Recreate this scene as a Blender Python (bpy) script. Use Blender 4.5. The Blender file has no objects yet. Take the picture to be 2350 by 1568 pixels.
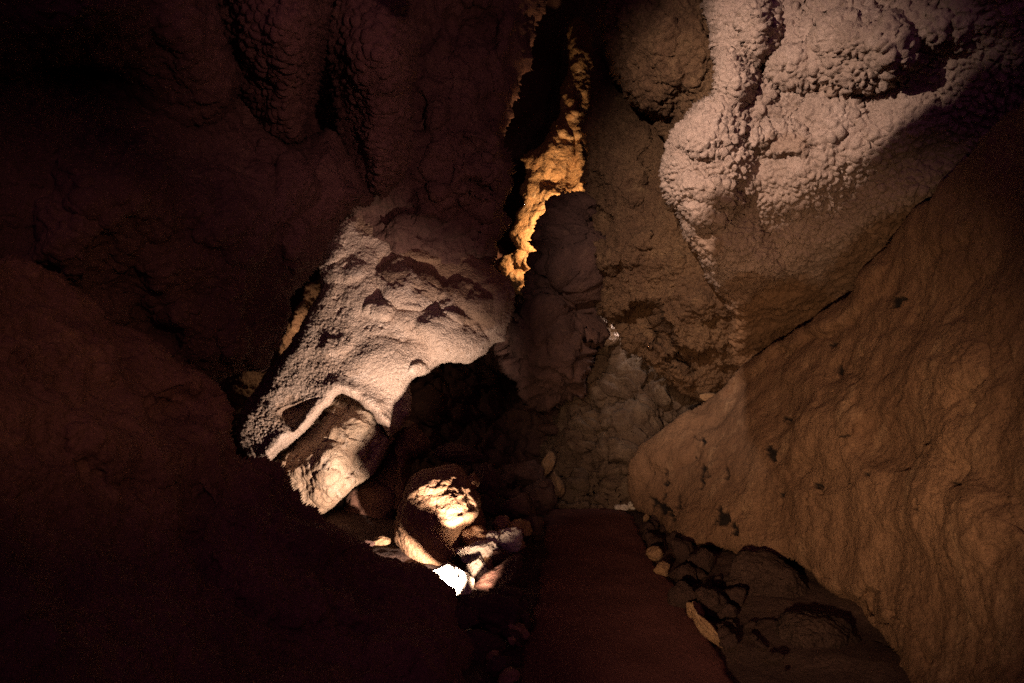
import bpy, math, random
import numpy as np

# ------------------------------------------------------------------ scene, camera
sc = bpy.context.scene
COL = sc.collection
W, H, FPX = 2350.0, 1568.0, 1282.0
CAM_Z, PITCH = 1.5, math.atan(116 / 1282)
cp, sp = math.cos(PITCH), math.sin(PITCH)

cam = bpy.data.cameras.new('camera')
cam.sensor_width = 36.0
cam.lens = 36.0 * FPX / W
cam.clip_start, cam.clip_end = 0.05, 200
cam_o = bpy.data.objects.new('camera', cam)
COL.objects.link(cam_o)
cam_o.location = (0, 0, CAM_Z)
cam_o.rotation_euler = (math.radians(90) + PITCH, 0, 0)
sc.camera = cam_o
cam.dof.use_dof = True
cam.dof.focus_distance = 5.6
cam.dof.aperture_fstop = 2.0


def at(x, y, d):
    """photo pixel + distance along the view axis -> point in the cave (works on arrays)"""
    x, y, d = np.asarray(x, float), np.asarray(y, float), np.asarray(d, float)
    xc = (x - W / 2) / FPX * d
    yc = (H / 2 - y) / FPX * d
    return np.stack([xc + 0 * d, d * cp - yc * sp, CAM_Z + yc * cp + d * sp], -1)


def floor_d(y):
    return -CAM_Z / ((H / 2 - y) / FPX * cp + sp)


def floor_at(x, y):
    return at(x, y, floor_d(y))


# ------------------------------------------------------------------ noise
_rs = np.random.RandomState(7)
PERM = np.concatenate([_rs.permutation(256)] * 3)
GRAD = _rs.normal(size=(256, 3))
GRAD /= np.linalg.norm(GRAD, axis=1)[:, None]
RV = _rs.rand(256, 4)


def hsh(i, j, k):
    return PERM[PERM[PERM[i & 255] + (j & 255)] + (k & 255)]


def perlin(p):
    sh = p.shape[:-1]
    p = p.reshape(-1, 3)
    i = np.floor(p).astype(int)
    f = p - i
    u = f * f * f * (f * (f * 6 - 15) + 10)
    out = np.zeros(len(p))
    for a in (0, 1):
        wa = u[:, 0] if a else 1 - u[:, 0]
        for b in (0, 1):
            wb = u[:, 1] if b else 1 - u[:, 1]
            for c in (0, 1):
                wc = u[:, 2] if c else 1 - u[:, 2]
                g = GRAD[hsh(i[:, 0] + a, i[:, 1] + b, i[:, 2] + c)]
                out += wa * wb * wc * (g * (f - np.array([a, b, c]))).sum(1)
    return out.reshape(sh) * 1.5


def fbm(p, scale=1.0, octv=4, gain=0.5, ridged=False):
    tot, amp = 0, 1.0
    p = np.asarray(p, float) * scale
    for o in range(octv):
        n = perlin(p + 17.3 * o)
        if ridged:
            n = 1 - 2 * np.abs(n)
        tot = tot + amp * n
        p = p * 2.07
        amp *= gain
    return tot


def voronoi(p, scale=1.0):
    """F1, F2 and a random value of the nearest cell"""
    sh = p.shape[:-1]
    q = p.reshape(-1, 3) * scale
    i = np.floor(q).astype(int)
    f1 = np.full(len(q), 9.0)
    f2 = np.full(len(q), 9.0)
    rid = np.zeros(len(q))
    for a in (-1, 0, 1):
        for b in (-1, 0, 1):
            for c in (-1, 0, 1):
                h = hsh(i[:, 0] + a, i[:, 1] + b, i[:, 2] + c)
                r = RV[h]
                d = np.sqrt(((i + np.array([a, b, c]) + r[:, :3] - q) ** 2).sum(1))
                near = d < f1
                f2 = np.where(near, f1, np.minimum(f2, d))
                rid = np.where(near, r[:, 3], rid)
                f1 = np.where(near, d, f1)
    return f1.reshape(sh), f2.reshape(sh), rid.reshape(sh)


def sstep(a, b, x):
    t = np.clip((x - a) / (b - a), 0, 1)
    return t * t * (3 - 2 * t)


def nodules(p, size, amp):
    """popcorn crust: packed knobs with narrow dark gaps between them"""
    w = p + 0.25 * size * np.stack([fbm(p + 5, 1 / size, 2), fbm(p + 11, 1 / size, 2), fbm(p + 23, 1 / size, 2)], -1)
    f1, f2, r = voronoi(w, 1 / size)
    return amp * (sstep(0.0, 0.42, f2 - f1) * (0.55 + 0.6 * r) + 0.35 * (1 - f1))


# ------------------------------------------------------------------ mesh helpers
def make_mesh(name, co, faces4=None, faces3=None, mat=None, smooth=True, attr=None, origin=None):
    co = np.asarray(co, float)
    if origin is None:
        origin = np.array([(co[:, 0].min() + co[:, 0].max()) / 2, (co[:, 1].min() + co[:, 1].max()) / 2, co[:, 2].min()])
    co = co - origin
    me = bpy.data.meshes.new(name)
    n4 = 0 if faces4 is None else len(faces4)
    n3 = 0 if faces3 is None else len(faces3)
    me.vertices.add(len(co))
    me.vertices.foreach_set('co', co.astype(np.float32).ravel())
    loops = []
    if n4: loops.append(np.asarray(faces4).ravel())
    if n3: loops.append(np.asarray(faces3).ravel())
    loops = np.concatenate(loops).astype(np.int32)
    me.loops.add(len(loops))
    me.loops.foreach_set('vertex_index', loops)
    me.polygons.add(n4 + n3)
    starts = np.concatenate([np.arange(n4) * 4, n4 * 4 + np.arange(n3) * 3]).astype(np.int32)
    me.polygons.foreach_set('loop_start', starts)
    me.polygons.foreach_set('use_smooth', np.full(n4 + n3, smooth))
    me.update(calc_edges=True)
    me.validate()
    if attr is not None:
        for k, v in attr.items():
            a = me.attributes.new(k, 'FLOAT', 'POINT')
            a.data.foreach_set('value', v.astype(np.float32))
    if mat: me.materials.append(mat)
    o = bpy.data.objects.new(name, me)
    o.location = origin
    COL.objects.link(o)
    return o


def tag(o, label=None, cat=None, group=None, kind=None):
    if label: o['label'] = label
    if cat: o['category'] = cat
    if group: o['group'] = group
    if kind: o['kind'] = kind
    return o


def smooth_poly(pts, n=6, angular=False):
    p = np.asarray(pts, float)
    if angular:
        k = np.arange(n)[None, :, None] / n
        return (p[:, None] * (1 - k) + np.roll(p, -1, 0)[:, None] * k).reshape(-1, 2)
    m = len(p)
    out = []
    for i in range(m):
        p0, p1, p2, p3 = p[i - 1], p[i], p[(i + 1) % m], p[(i + 2) % m]
        for k in range(n):
            t = k / n
            out.append(0.5 * (2 * p1 + (p2 - p0) * t + (2 * p0 - 5 * p1 + 4 * p2 - p3) * t * t + (3 * p1 - p0 - 3 * p2 + p3) * t ** 3))
    return np.array(out)


def poly_dist(px, py, poly):
    """signed distance: positive inside"""
    d = np.full(px.shape, 1e9)
    inside = np.zeros(px.shape, bool)
    m = len(poly)
    for i in range(m):
        ax, ay = poly[i]
        bx, by = poly[(i + 1) % m]
        ex, ey = bx - ax, by - ay
        L = ex * ex + ey * ey + 1e-9
        t = np.clip(((px - ax) * ex + (py - ay) * ey) / L, 0, 1)
        d = np.minimum(d, (px - ax - t * ex) ** 2 + (py - ay - t * ey) ** 2)
        if ay != by:
            c = ((ay > py) != (by > py)) & (px < (bx - ax) * (py - ay) / (by - ay) + ax)
            inside ^= c
    d = np.sqrt(d)
    return np.where(inside, d, -d)


def line_dist(px, py, pts):
    d = np.full(px.shape, 1e9)
    for (ax, ay), (bx, by) in zip(pts[:-1], pts[1:]):
        ex, ey = bx - ax, by - ay
        L = ex * ex + ey * ey + 1e-9
        t = np.clip(((px - ax) * ex + (py - ay) * ey) / L, 0, 1)
        d = np.minimum(d, (px - ax - t * ex) ** 2 + (py - ay - t * ey) ** 2)
    return np.sqrt(d)


def tps(ctrl, px, py):
    """thin-plate interpolation of the distance at the control points"""
    c = np.asarray(ctrl, float)
    X = c[:, :2] / 500.0
    n = len(c)
    def U(r2): return np.where(r2 > 1e-12, r2 * np.log(r2 + 1e-12), 0)
    K = U(((X[:, None] - X[None]) ** 2).sum(-1)) + 1e-3 * np.eye(n)
    Pm = np.c_[np.ones(n), X]
    A = np.block([[K, Pm], [Pm.T, np.zeros((3, 3))]])
    s = np.linalg.solve(A, np.r_[c[:, 2], 0, 0, 0])
    q = np.stack([px, py], -1) / 500.0
    out = s[n] + s[n + 1] * q[..., 0] + s[n + 2] * q[..., 1]
    for i in range(n):
        out = out + s[i] * U(((q - X[i]) ** 2).sum(-1))
    return out


def relief(name, outline, ctrl, mat, edge=60, recede=0.4, step=3.2, lobes=(), ridges=(), tex=None, warp=14,
           thick=1.0, stains_or_shade=(), pits=(), seed=0, jag=5, lobe_gain=1.0, angular=False, smooth=True, clampd=None):
    """A body of rock: front sculpted over an outline, sides and back closed at its real thickness."""
    poly = smooth_poly(outline, 6, angular)
    if jag:
        rr = np.random.RandomState(seed + 3)
        q = np.c_[poly / 45.0, np.full(len(poly), seed * 1.7)]
        poly = poly + jag * np.stack([fbm(q, 1, 3), fbm(q + 40, 1, 3)], -1)
    x0, y0 = poly.min(0) - step
    x1, y1 = poly.max(0) + step
    gx, gy = np.meshgrid(np.arange(x0, x1, step), np.arange(y0, y1, step))
    sd = poly_dist(gx, gy, poly)
    d = tps(ctrl, gx, gy)
    if clampd: d = np.clip(d, *clampd)
    t = np.clip(sd / edge, 0, 1)
    d = d + recede * (1 - np.sqrt(np.clip(1 - (1 - t) ** 2, 0, 1)))
    # warped coordinates make the sculpted lobes irregular
    q = np.stack([gx / 90.0, gy / 90.0, np.full(gx.shape, 3.1 + seed)], -1)
    wx = gx + warp * fbm(q, 1, 3)
    wy = gy + warp * fbm(q + 31, 1, 3)
    for L in lobes:
        cx, cy, rx, ry, ang, h = L[:6]
        h = h * lobe_gain
        pw = L[6] if len(L) > 6 else 1.0
        ca, sa = math.cos(math.radians(ang)), math.sin(math.radians(ang))
        u = ((wx - cx) * ca + (wy - cy) * sa) / rx
        v = (-(wx - cx) * sa + (wy - cy) * ca) / ry
        d = d - h * np.clip(1 - u * u - v * v, 0, 1) ** pw
    for R in ridges:
        pts, w, h = R[:3]
        ld = line_dist(wx, wy, pts) / w
        if len(R) > 3 and R[3] == 'sharp':
            d = d - h * np.clip(1 - ld, 0, 1)
        else:
            d = d - h * np.exp(-ld * ld)
    for pts, h, soft in pits:
        d = d + h * sstep(0, soft, poly_dist(wx, wy, np.array(pts, float)))
    P = at(gx, gy, d)
    gu = np.gradient(P, axis=1)
    gv = np.gradient(P, axis=0)
    N = np.cross(gu, gv)
    N /= np.linalg.norm(N, axis=-1)[..., None] + 1e-12
    vdir = P - np.array([0, 0, CAM_Z])
    N *= np.where((N * vdir).sum(-1) > 0, -1, 1)[..., None]
    if tex is not None:
        inside = sd > -2 * step
        disp = np.zeros(gx.shape)
        disp[inside] = tex(gx[inside], gy[inside], P[inside], t[inside])
        P = P + N * disp[..., None]
    st = np.zeros(gx.shape)
    for S in stains_or_shade:
        cx, cy, rx, ry, ang = S[:5]
        ca, sa = math.cos(math.radians(ang)), math.sin(math.radians(ang))
        q2 = np.stack([gx / 16.0, gy / 16.0, np.full(gx.shape, 9.0)], -1)
        if 'swx' not in locals():
            swx = gx + 9 * fbm(q2, 1, 3); swy = gy + 12 * fbm(q2 + 51, 1, 3)
        u = ((swx - cx) * ca + (swy - cy) * sa) / rx
        v = (-(swx - cx) * sa + (swy - cy) * ca) / ry
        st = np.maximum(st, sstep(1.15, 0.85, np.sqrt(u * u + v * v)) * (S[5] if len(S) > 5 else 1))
    if stains_or_shade:
        P = P - N * (0.03 * st)[..., None]
    keep = sd > -0.3 * step
    idx = np.full(gx.shape, -1)
    q4 = keep[:-1, :-1] & keep[1:, :-1] & keep[:-1, 1:] & keep[1:, 1:]
    used = np.zeros(gx.shape, bool)
    used[:-1, :-1] |= q4; used[1:, :-1] |= q4; used[:-1, 1:] |= q4; used[1:, 1:] |= q4
    idx[used] = np.arange(used.sum())
    V = P[used]
    n = len(V)
    r, c = np.nonzero(q4)
    F = np.stack([idx[r, c], idx[r + 1, c], idx[r + 1, c + 1], idx[r, c + 1]], -1)
    # sides and back: the boundary runs back to the body's thickness, the back closes over it
    E = np.concatenate([F[:, [0, 1]], F[:, [1, 2]], F[:, [2, 3]], F[:, [3, 0]]])
    key = np.sort(E, 1)
    _, inv, cnt = np.unique(key[:, 0] * (n + 1) + key[:, 1], return_inverse=True, return_counts=True)
    B = E[cnt[inv] == 1]
    dirs = V - np.array([0, 0, CAM_Z])
    dirs /= np.linalg.norm(dirs, axis=1)[:, None]
    Vb = V + dirs * (thick * (0.5 + 0.5 * np.sqrt(t[used])))[:, None]
    Q1 = np.stack([B[:, 1], B[:, 0], n + B[:, 0], n + B[:, 1]], -1)
    allv = np.concatenate([V, Vb])
    stv = np.concatenate([st[used], np.zeros(n)])
    return make_mesh(name, allv, np.concatenate([F, F[:, ::-1] + n, Q1]), None, mat, smooth, {'stain_or_shade': stv})


# ------------------------------------------------------------------ materials
def rock(name, c1, c2, c3=None, scale=1.5, rough=0.85, spec=0.25, bump=(0.010, 40.0), grain=(0.004, 160.0),
         crust=None, stain_or_shade=(0.02, 0.014, 0.012), c4=None, streak=None):
    m = bpy.data.materials.new(name)
    m.use_nodes = True
    nt = m.node_tree
    nd, lk = nt.nodes, nt.links
    bs = nd['Principled BSDF']
    tc = nd.new('ShaderNodeTexCoord')
    co = tc.outputs['Object']
    if streak:
        mp = nd.new('ShaderNodeMapping'); mp.inputs['Scale'].default_value = streak
        lk.new(co, mp.inputs[0]); sco = mp.outputs[0]
    else:
        sco = co
    def noise(s, det=6, rgh=0.6, v=None):
        n = nd.new('ShaderNodeTexNoise'); n.inputs['Scale'].default_value = s
        n.inputs['Detail'].default_value = det; n.inputs['Roughness'].default_value = rgh
        lk.new(v or co, n.inputs['Vector']); return n.outputs['Fac']
    def ramp(f, a, b):
        r = nd.new('ShaderNodeMapRange'); r.interpolation_type = 'SMOOTHSTEP'
        r.inputs[1].default_value = a; r.inputs[2].default_value = b
        lk.new(f, r.inputs[0]); return r.outputs[0]
    def mix(f, a, b):
        x = nd.new('ShaderNodeMix'); x.data_type = 'RGBA'
        lk.new(f, x.inputs[0])
        for s, v in ((x.inputs[6], a), (x.inputs[7], b)):
            if isinstance(v, tuple): s.default_value = (*v, 1)
            else: lk.new(v, s)
        return x.outputs[2]
    base = mix(ramp(noise(scale, 8, 0.62, sco), 0.36, 0.64), c1, c2)
    if c3: base = mix(ramp(noise(scale * 2.7, 8, 0.7, sco), 0.5, 0.72), base, c3)
    if c4: base = mix(ramp(noise(scale * 9, 6, 0.7, sco), 0.56, 0.7), base, c4)
    base = mix(ramp(noise(scale * 30, 4, 0.7), 0.3, 0.85), base, tuple(0.55 * v for v in c1))
    at_ = nd.new('ShaderNodeAttribute'); at_.attribute_name = 'stain_or_shade'
    base = mix(at_.outputs['Fac'], base, stain_or_shade)
    lk.new(base, bs.inputs['Base Color'])
    bs.inputs['Roughness'].default_value = rough
    bs.inputs['Specular IOR Level'].default_value = spec
    prev = None
    def addbump(h, dist, strength=1.0):
        nonlocal prev
        b = nd.new('ShaderNodeBump'); b.inputs['Distance'].default_value = dist; b.inputs['Strength'].default_value = strength
        lk.new(h, b.inputs['Height'])
        if prev: lk.new(prev, b.inputs['Normal'])
        prev = b.outputs['Normal']
    addbump(noise(bump[1] * 0.25, 8, 0.65), bump[0] * 3)
    addbump(noise(bump[1], 6, 0.65), bump[0])
    if crust:
        v = nd.new('ShaderNodeTexVoronoi'); v.feature = 'F1'; v.inputs['Scale'].default_value = crust[1]
        lk.new(co, v.inputs['Vector'])
        iv = nd.new('ShaderNodeMath'); iv.operation = 'SUBTRACT'; iv.inputs[0].default_value = 1
        lk.new(v.outputs['Distance'], iv.inputs[1])
        addbump(iv.outputs[0], crust[0])
    addbump(noise(grain[1], 3, 0.6), grain[0])
    lk.new(prev, bs.inputs['Normal'])
    return m


M_red = rock('dark_red_rock', (0.26, 0.135, 0.095), (0.15, 0.07, 0.056), (0.34, 0.19, 0.115), 1.6, bump=(0.016, 26))
M_wall = rock('dark_crust', (0.19, 0.10, 0.08), (0.12, 0.058, 0.05), (0.24, 0.14, 0.10), 1.1, crust=(0.012, 26))
M_pale = rock('pale_calcite', (0.64, 0.485, 0.39), (0.55, 0.40, 0.31), (0.72, 0.58, 0.49), 1.6, bump=(0.010, 50), grain=(0.005, 180), crust=(0.010, 45), c4=(0.36, 0.23, 0.15), stain_or_shade=(0.26, 0.15, 0.085))  # last brown serves as painted shade on the mound
M_block = rock('split_limestone', (0.55, 0.41, 0.29), (0.44, 0.29, 0.19), (0.62, 0.50, 0.41), 2.6, bump=(0.014, 22), c4=(0.33, 0.19, 0.12))
M_flow = rock('grey_flowstone', (0.47, 0.345, 0.285), (0.35, 0.25, 0.20), (0.54, 0.41, 0.345), 1.4, bump=(0.007, 60), grain=(0.003, 260), stain_or_shade=(0.22, 0.12, 0.06), c4=(0.30, 0.21, 0.15))
M_slab = rock('tan_slab', (0.33, 0.195, 0.115), (0.21, 0.115, 0.066), (0.41, 0.265, 0.16), 1.6, bump=(0.012, 30), grain=(0.005, 150), c4=(0.17, 0.10, 0.06), streak=(1, 1, 0.45))
M_brown = rock('brown_crust', (0.22, 0.125, 0.066), (0.13, 0.068, 0.038), (0.28, 0.17, 0.09), 1.6, bump=(0.016, 34), grain=(0.007, 110), crust=(0.014, 30))
M_gold = rock('ochre_flowstone', (0.46, 0.29, 0.14), (0.34, 0.19, 0.085), (0.56, 0.41, 0.25), 2.2, bump=(0.014, 26), grain=(0.006, 90))
M_boul = rock('orange_brown_rock', (0.40, 0.235, 0.135), (0.31, 0.17, 0.09), (0.47, 0.31, 0.21), 3.5, bump=(0.012, 30), grain=(0.003, 140))
M_white = rock('white_limestone', (0.74, 0.66, 0.57), (0.62, 0.50, 0.40), (0.80, 0.74, 0.68), 4, bump=(0.010, 34))
M_tan = rock('tan_rubble', (0.38, 0.24, 0.13), (0.28, 0.16, 0.09), (0.44, 0.31, 0.20), 4, bump=(0.010, 34))
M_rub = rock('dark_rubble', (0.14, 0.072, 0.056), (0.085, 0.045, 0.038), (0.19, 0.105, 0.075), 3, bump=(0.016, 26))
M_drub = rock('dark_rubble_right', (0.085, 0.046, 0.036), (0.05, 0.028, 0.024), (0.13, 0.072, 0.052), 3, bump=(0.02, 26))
M_crub = rock('dark_crusted_rubble', (0.095, 0.055, 0.042), (0.06, 0.034, 0.028), (0.13, 0.078, 0.06), 3, bump=(0.02, 30), crust=(0.025, 38))
M_back = rock('grey_brown_wall', (0.21, 0.14, 0.09), (0.13, 0.08, 0.055), (0.28, 0.20, 0.135), 2.4, bump=(0.02, 24), c4=(0.09, 0.055, 0.04))
M_path = rock('path_surface', (0.165, 0.066, 0.058), (0.12, 0.050, 0.044), None, 2, rough=0.9, spec=0.1, bump=(0.002, 120), grain=(0.002, 300))
M_floor = rock('floor_earth', (0.12, 0.07, 0.055), (0.08, 0.045, 0.038), (0.16, 0.10, 0.07), 2.5, bump=(0.012, 30))

# ------------------------------------------------------------------ setting: shell, floor, path
u, v = np.meshgrid(np.linspace(0, 2 * math.pi, 181)[:-1], np.linspace(-0.30, 1, 110))
ph = np.arcsin(np.clip(v, -1, 1))
SX, SY, SZ = 8.5, 11.5, 12.0
shell = np.stack([SX * np.cos(ph) * np.cos(u), 5.2 + SY * np.cos(ph) * np.sin(u), SZ * v], -1)
shell = shell * (1 + 0.06 * fbm(shell, 0.5, 4)[..., None])
R_, C_ = shell.shape[:2]
ii = np.arange(R_ * C_).reshape(R_, C_)
f4 = np.stack([ii[:-1], ii[1:], np.roll(ii, -1, 1)[1:], np.roll(ii, -1, 1)[:-1]], -1).reshape(-1, 4)
cenf = shell.reshape(-1, 3)[f4].mean(1)
f4 = f4[cenf[:, 1] > -1.2]                      # the passage stays open behind the photographer
tag(make_mesh('cave_wall', shell.reshape(-1, 3), f4, None, M_wall), kind='structure')

gx, gy = np.meshgrid(np.linspace(-8, 8, 261), np.linspace(-4.5, 15, 321))
pc = floor_at(1355, 1180)
def path_centre(y):
    """centre line of the footpath across the floor"""
    l = np.array([[1180, 1568], [1222, 1400], [1238, 1300], [1250, 1185]])
    r = np.array([[1705, 1568], [1592, 1400], [1512, 1300], [1452, 1185]])
    L = floor_at(l[:, 0], l[:, 1]); Rr = floor_at(r[:, 0], r[:, 1])
    ys = (L[:, 1] + Rr[:, 1]) / 2
    return np.interp(y, ys, (L[:, 0] + Rr[:, 0]) / 2), np.interp(y, ys, (Rr[:, 0] - L[:, 0]) / 2)
cx_, hw_ = path_centre(gy)
off = np.clip((np.abs(gx - cx_) - hw_) / 0.5, 0, 1)
q = np.stack([gx, gy, 0 * gx], -1)
gz = -0.03 + off * (0.05 * fbm(q, 1.5, 4) + 0.02 * fbm(q, 9, 2)) + 0.12 * np.clip((np.abs(gx - cx_) - hw_ - .3) / 1.5, 0, 3) 
ii = np.arange(gx.size).reshape(gx.shape)
f4 = np.stack([ii[:-1, :-1], ii[:-1, 1:], ii[1:, 1:], ii[1:, :-1]], -1).reshape(-1, 4)
tag(make_mesh('cave_floor', np.stack([gx, gy, gz], -1).reshape(-1, 3), f4, None, M_floor), kind='structure')

ys = np.linspace(-4, 7.35, 240)
s = np.linspace(-1, 1, 41)
Y, S = np.meshgrid(ys, s, indexing='ij')
pcx, phw = path_centre(Y)
X = pcx + S * (phw + 0.06 * fbm(np.stack([Y, 0 * Y, np.sign(S) * 9], -1), 2.5, 3))
Z = 0.012 * fbm(np.stack([X, Y, 0 * X], -1), 2.0, 3) + 0.02 * (1 - np.abs(S) ** 8) - 0.06 * (np.abs(S) > 0.98)
Y = Y + 0.10 * fbm(np.stack([X, 0 * X, 0 * X], -1), 3.0, 3) * np.clip((Y - 6) / 1.3, 0, 1)
Z[-1] -= 0.06
ii = np.arange(X.size).reshape(X.shape)
f4 = np.stack([ii[:-1, :-1], ii[:-1, 1:], ii[1:, 1:], ii[1:, :-1]], -1).reshape(-1, 4)
tag(make_mesh('path', np.stack([X, Y, Z], -1).reshape(-1, 3), f4, None, M_path), kind='structure')


# ------------------------------------------------------------------ the great rock masses
def tx(rough=0.03, sc_=2.0, nod=None, fine=0.0):
    def f(x, y, P, t):
        h = rough * fbm(P, sc_, 5, 0.5)
        if fine: h = h + fine * fbm(P, 22, 2, 0.6)
        if nod: h = h + nodules(P, nod[0], nod[1])
        return h
    return f

# back wall with cracks
def back_tex(x, y, P, t):
    f1, f2, r = voronoi(P + 0.15 * np.stack([fbm(P, 2, 3), fbm(P + 9, 2, 3), fbm(P + 4, 2, 3)], -1), 1.7)
    g1, g2, r2 = voronoi(P * np.array([1.3, 1.0, 0.8]) + 0.10 * np.stack([fbm(P + 3, 4, 3), fbm(P + 8, 4, 3), fbm(P + 1, 4, 3)], -1), 4.3)
    return 0.17 * r - 0.10 * sstep(0.10, 0.0, f2 - f1) + 0.07 * r2 + 0.09 * fbm(P, 2.5, 5, 0.6) + 0.05 * fbm(P, 5, 5, 0.6, True)
def slab_tex(x, y, P, t):
    pock = sstep(0.45, 0.8, fbm(P + 5, 9, 2)) * sstep(0.0, 0.5, fbm(P + 12, 1.6, 2))
    return 0.05 * fbm(P, 2.2, 5) + 0.006 * fbm(P, 7, 4, 0.6) + 0.0035 * fbm(P, 26, 3, 0.7) - 0.035 * pock

# left foreground slope
tag(relief('rock_slope',
    [(-260, 545), (0, 578), (70, 600), (140, 640), (210, 700), (270, 740), (330, 762), (400, 815), (460, 850), (500, 890), (535, 985),
     (560, 1035), (605, 1062), (650, 1105), (700, 1150), (760, 1195), (830, 1240), (900, 1282), (960, 1302), (1005, 1318), (1040, 1360), (1062, 1400), (1075, 1450),
     (1085, 1520), (1090, 1600), (1090, 1760), (400, 1800), (-260, 1800)],
    [(-260, 545, 2.2), (0, 580, 2.5), (210, 700, 3.0), (500, 900, 3.3), (700, 1150, 3.45), (900, 1285, 3.5), (1040, 1370, 3.42), (1080, 1500, 3.1), (1090, 1750, 2.4),
     (500, 1300, 2.75), (800, 1450, 2.9), (300, 1100, 2.5), (0, 900, 2.0), (0, 1300, 1.7), (-260, 1800, 1.0), (400, 1700, 1.6), (800, 1700, 2.1), (250, 850, 2.85)],
    M_red, edge=70, recede=0.12, step=3.4, warp=20, thick=0.22, seed=1, jag=4,
    lobes=[(450, 930, 90, 45, 20, -0.14, 1), (380, 940, 50, 30, 0, -0.08), (640, 1300, 220, 120, 30, 0.18), (250, 1000, 180, 90, 35, 0.14), (120, 800, 160, 70, 25, 0.1),
           (700, 1230, 100, 50, 30, 0.08), (850, 1380, 120, 80, 40, 0.10), (950, 1500, 120, 90, 0, 0.10), (550, 1150, 120, 50, 40, 0.08)],
    tex=tx(0.085, 2.6, fine=0.010)),
    'dark reddish rock slope rising across the lower left foreground', 'rock slope')

# right leaning slab
tag(relief('rock_slab',
    [(1438, 1100), (1448, 1060), (1475, 1020), (1520, 985), (1565, 955), (1610, 925), (1655, 895), (1700, 850), (1745, 812), (1800, 775), (1850, 742), (1905, 705), (1955, 668),
     (1985, 620), (2030, 565), (2080, 505), (2140, 445), (2200, 385), (2270, 305), (2350, 225), (2600, 20), (2650, 800), (2650, 1800), (2080, 1800), (2075, 1568), (2040, 1470), (1960, 1400), (1880, 1330),
     (1800, 1290), (1720, 1300), (1640, 1255), (1560, 1240), (1505, 1195), (1462, 1170), (1444, 1140)],
    [(1438, 1100, 6.7), (1560, 960, 6.55), (1655, 895, 6.35), (1745, 815, 5.9), (1850, 745, 5.3), (1960, 665, 4.7), (2100, 490, 3.9), (2350, 225, 2.9), (2600, 20, 2.2),
     (1462, 1170, 6.65), (1560, 1240, 5.55), (1700, 1300, 4.8), (1900, 1350, 4.0), (2060, 1568, 3.0), (2080, 1800, 2.4), (2650, 1800, 1.5), (2650, 900, 1.75), (2300, 900, 2.6), (2300, 1350, 2.3),
     (1600, 1100, 5.95), (1800, 1050, 4.8), (2000, 900, 3.9), (2000, 1200, 3.55), (1750, 1180, 4.9)],
    M_slab, edge=50, recede=0.14, step=3.2, warp=22, thick=1.2, seed=2, jag=4,
    lobes=[(1890, 960, 90, 130, 20, 0.16, 1.2), (1700, 1000, 120, 90, -35, 0.10, 1.2), (1560, 1010, 90, 60, -35, 0.09), (1640, 1130, 150, 80, -10, 0.08), (2060, 1010, 120, 70, 0, -0.14, 1.3),
           (1880, 1090, 70, 50, 0, -0.08), (2150, 820, 140, 110, -20, 0.14), (2180, 1180, 160, 120, 20, 0.12), (1760, 960, 50, 110, 30, -0.07), (1930, 860, 40, 110, 25, -0.07), (1960, 1390, 60, 30, 20, -0.20, .6), (2020, 1385, 22, 60, -30, -0.15, .6)],
    ridges=[([(1655, 900), (1745, 828), (1850, 758), (1950, 690), (2010, 610)], 15, 0.09), ([(1690, 905), (1790, 830), (1900, 760)], 16, -0.06), ([(1440, 1150), (1560, 1010), (1650, 960), (1700, 900)], 14, -0.03), ([(1870, 880), (1850, 960), (1800, 1040)], 12, 0.04), ([(1770, 1010), (1840, 1130), (1900, 1180)], 9, -0.03),
            ([(1760, 830), (1850, 780), (1950, 740)], 10, -0.05), ([(1900, 800), (2050, 640), (2200, 560)], 14, -0.04), ([(1880, 1330), (1990, 1420), (2070, 1550)], 10, 0.04), ([(2060, 1380), (2090, 1450), (2140, 1530)], 6, -0.04)],
    stains_or_shade=[(1612, 1010, 7, 13, -15), (1598, 1004, 5, 4, 0), (1622, 1085, 9, 13, 0), (1614, 1103, 4, 18, 0), (1661, 1190, 15, 20, -15), (1690, 1213, 7, 15, -15), (1500, 1152, 8, 14, -25), (1523, 1165, 14, 11, 10), (1541, 1180, 4, 22, -10),
            (1553, 1150, 4, 15, 0), (1523, 1141, 7, 5, 0), (1530, 1110, 5, 8, -20), (1500, 1085, 3, 8, 0), (1668, 1082, 4, 16, -15), (1640, 1200, 4, 5, 0), (1772, 1040, 7, 20, -15), (1800, 960, 10, 5, 0), (1832, 960, 7, 6, 0),
            (1925, 850, 8, 8, 0), (2060, 690, 12, 18, 20), (1910, 790, 6, 6, 0), (1930, 1000, 20, 5, 0), (2180, 1100, 14, 7, 20), (1945, 1110, 3, 6, 0), (1953, 1113, 3, 6, 0), (1990, 1090, 8, 4, 30), (2110, 1160, 7, 16, 0), (1880, 1120, 12, 5, 40),
            (1535, 1082, 3, 4, 0), (1600, 1055, 3, 4, 0), (1705, 1180, 4, 7, 0), (2130, 1010, 10, 7, 0), (1790, 1140, 4, 7, 0)],
    tex=slab_tex),
    'smooth tan rock slab with dark pit marks leaning along the right side of the path', 'rock slab')

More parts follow.
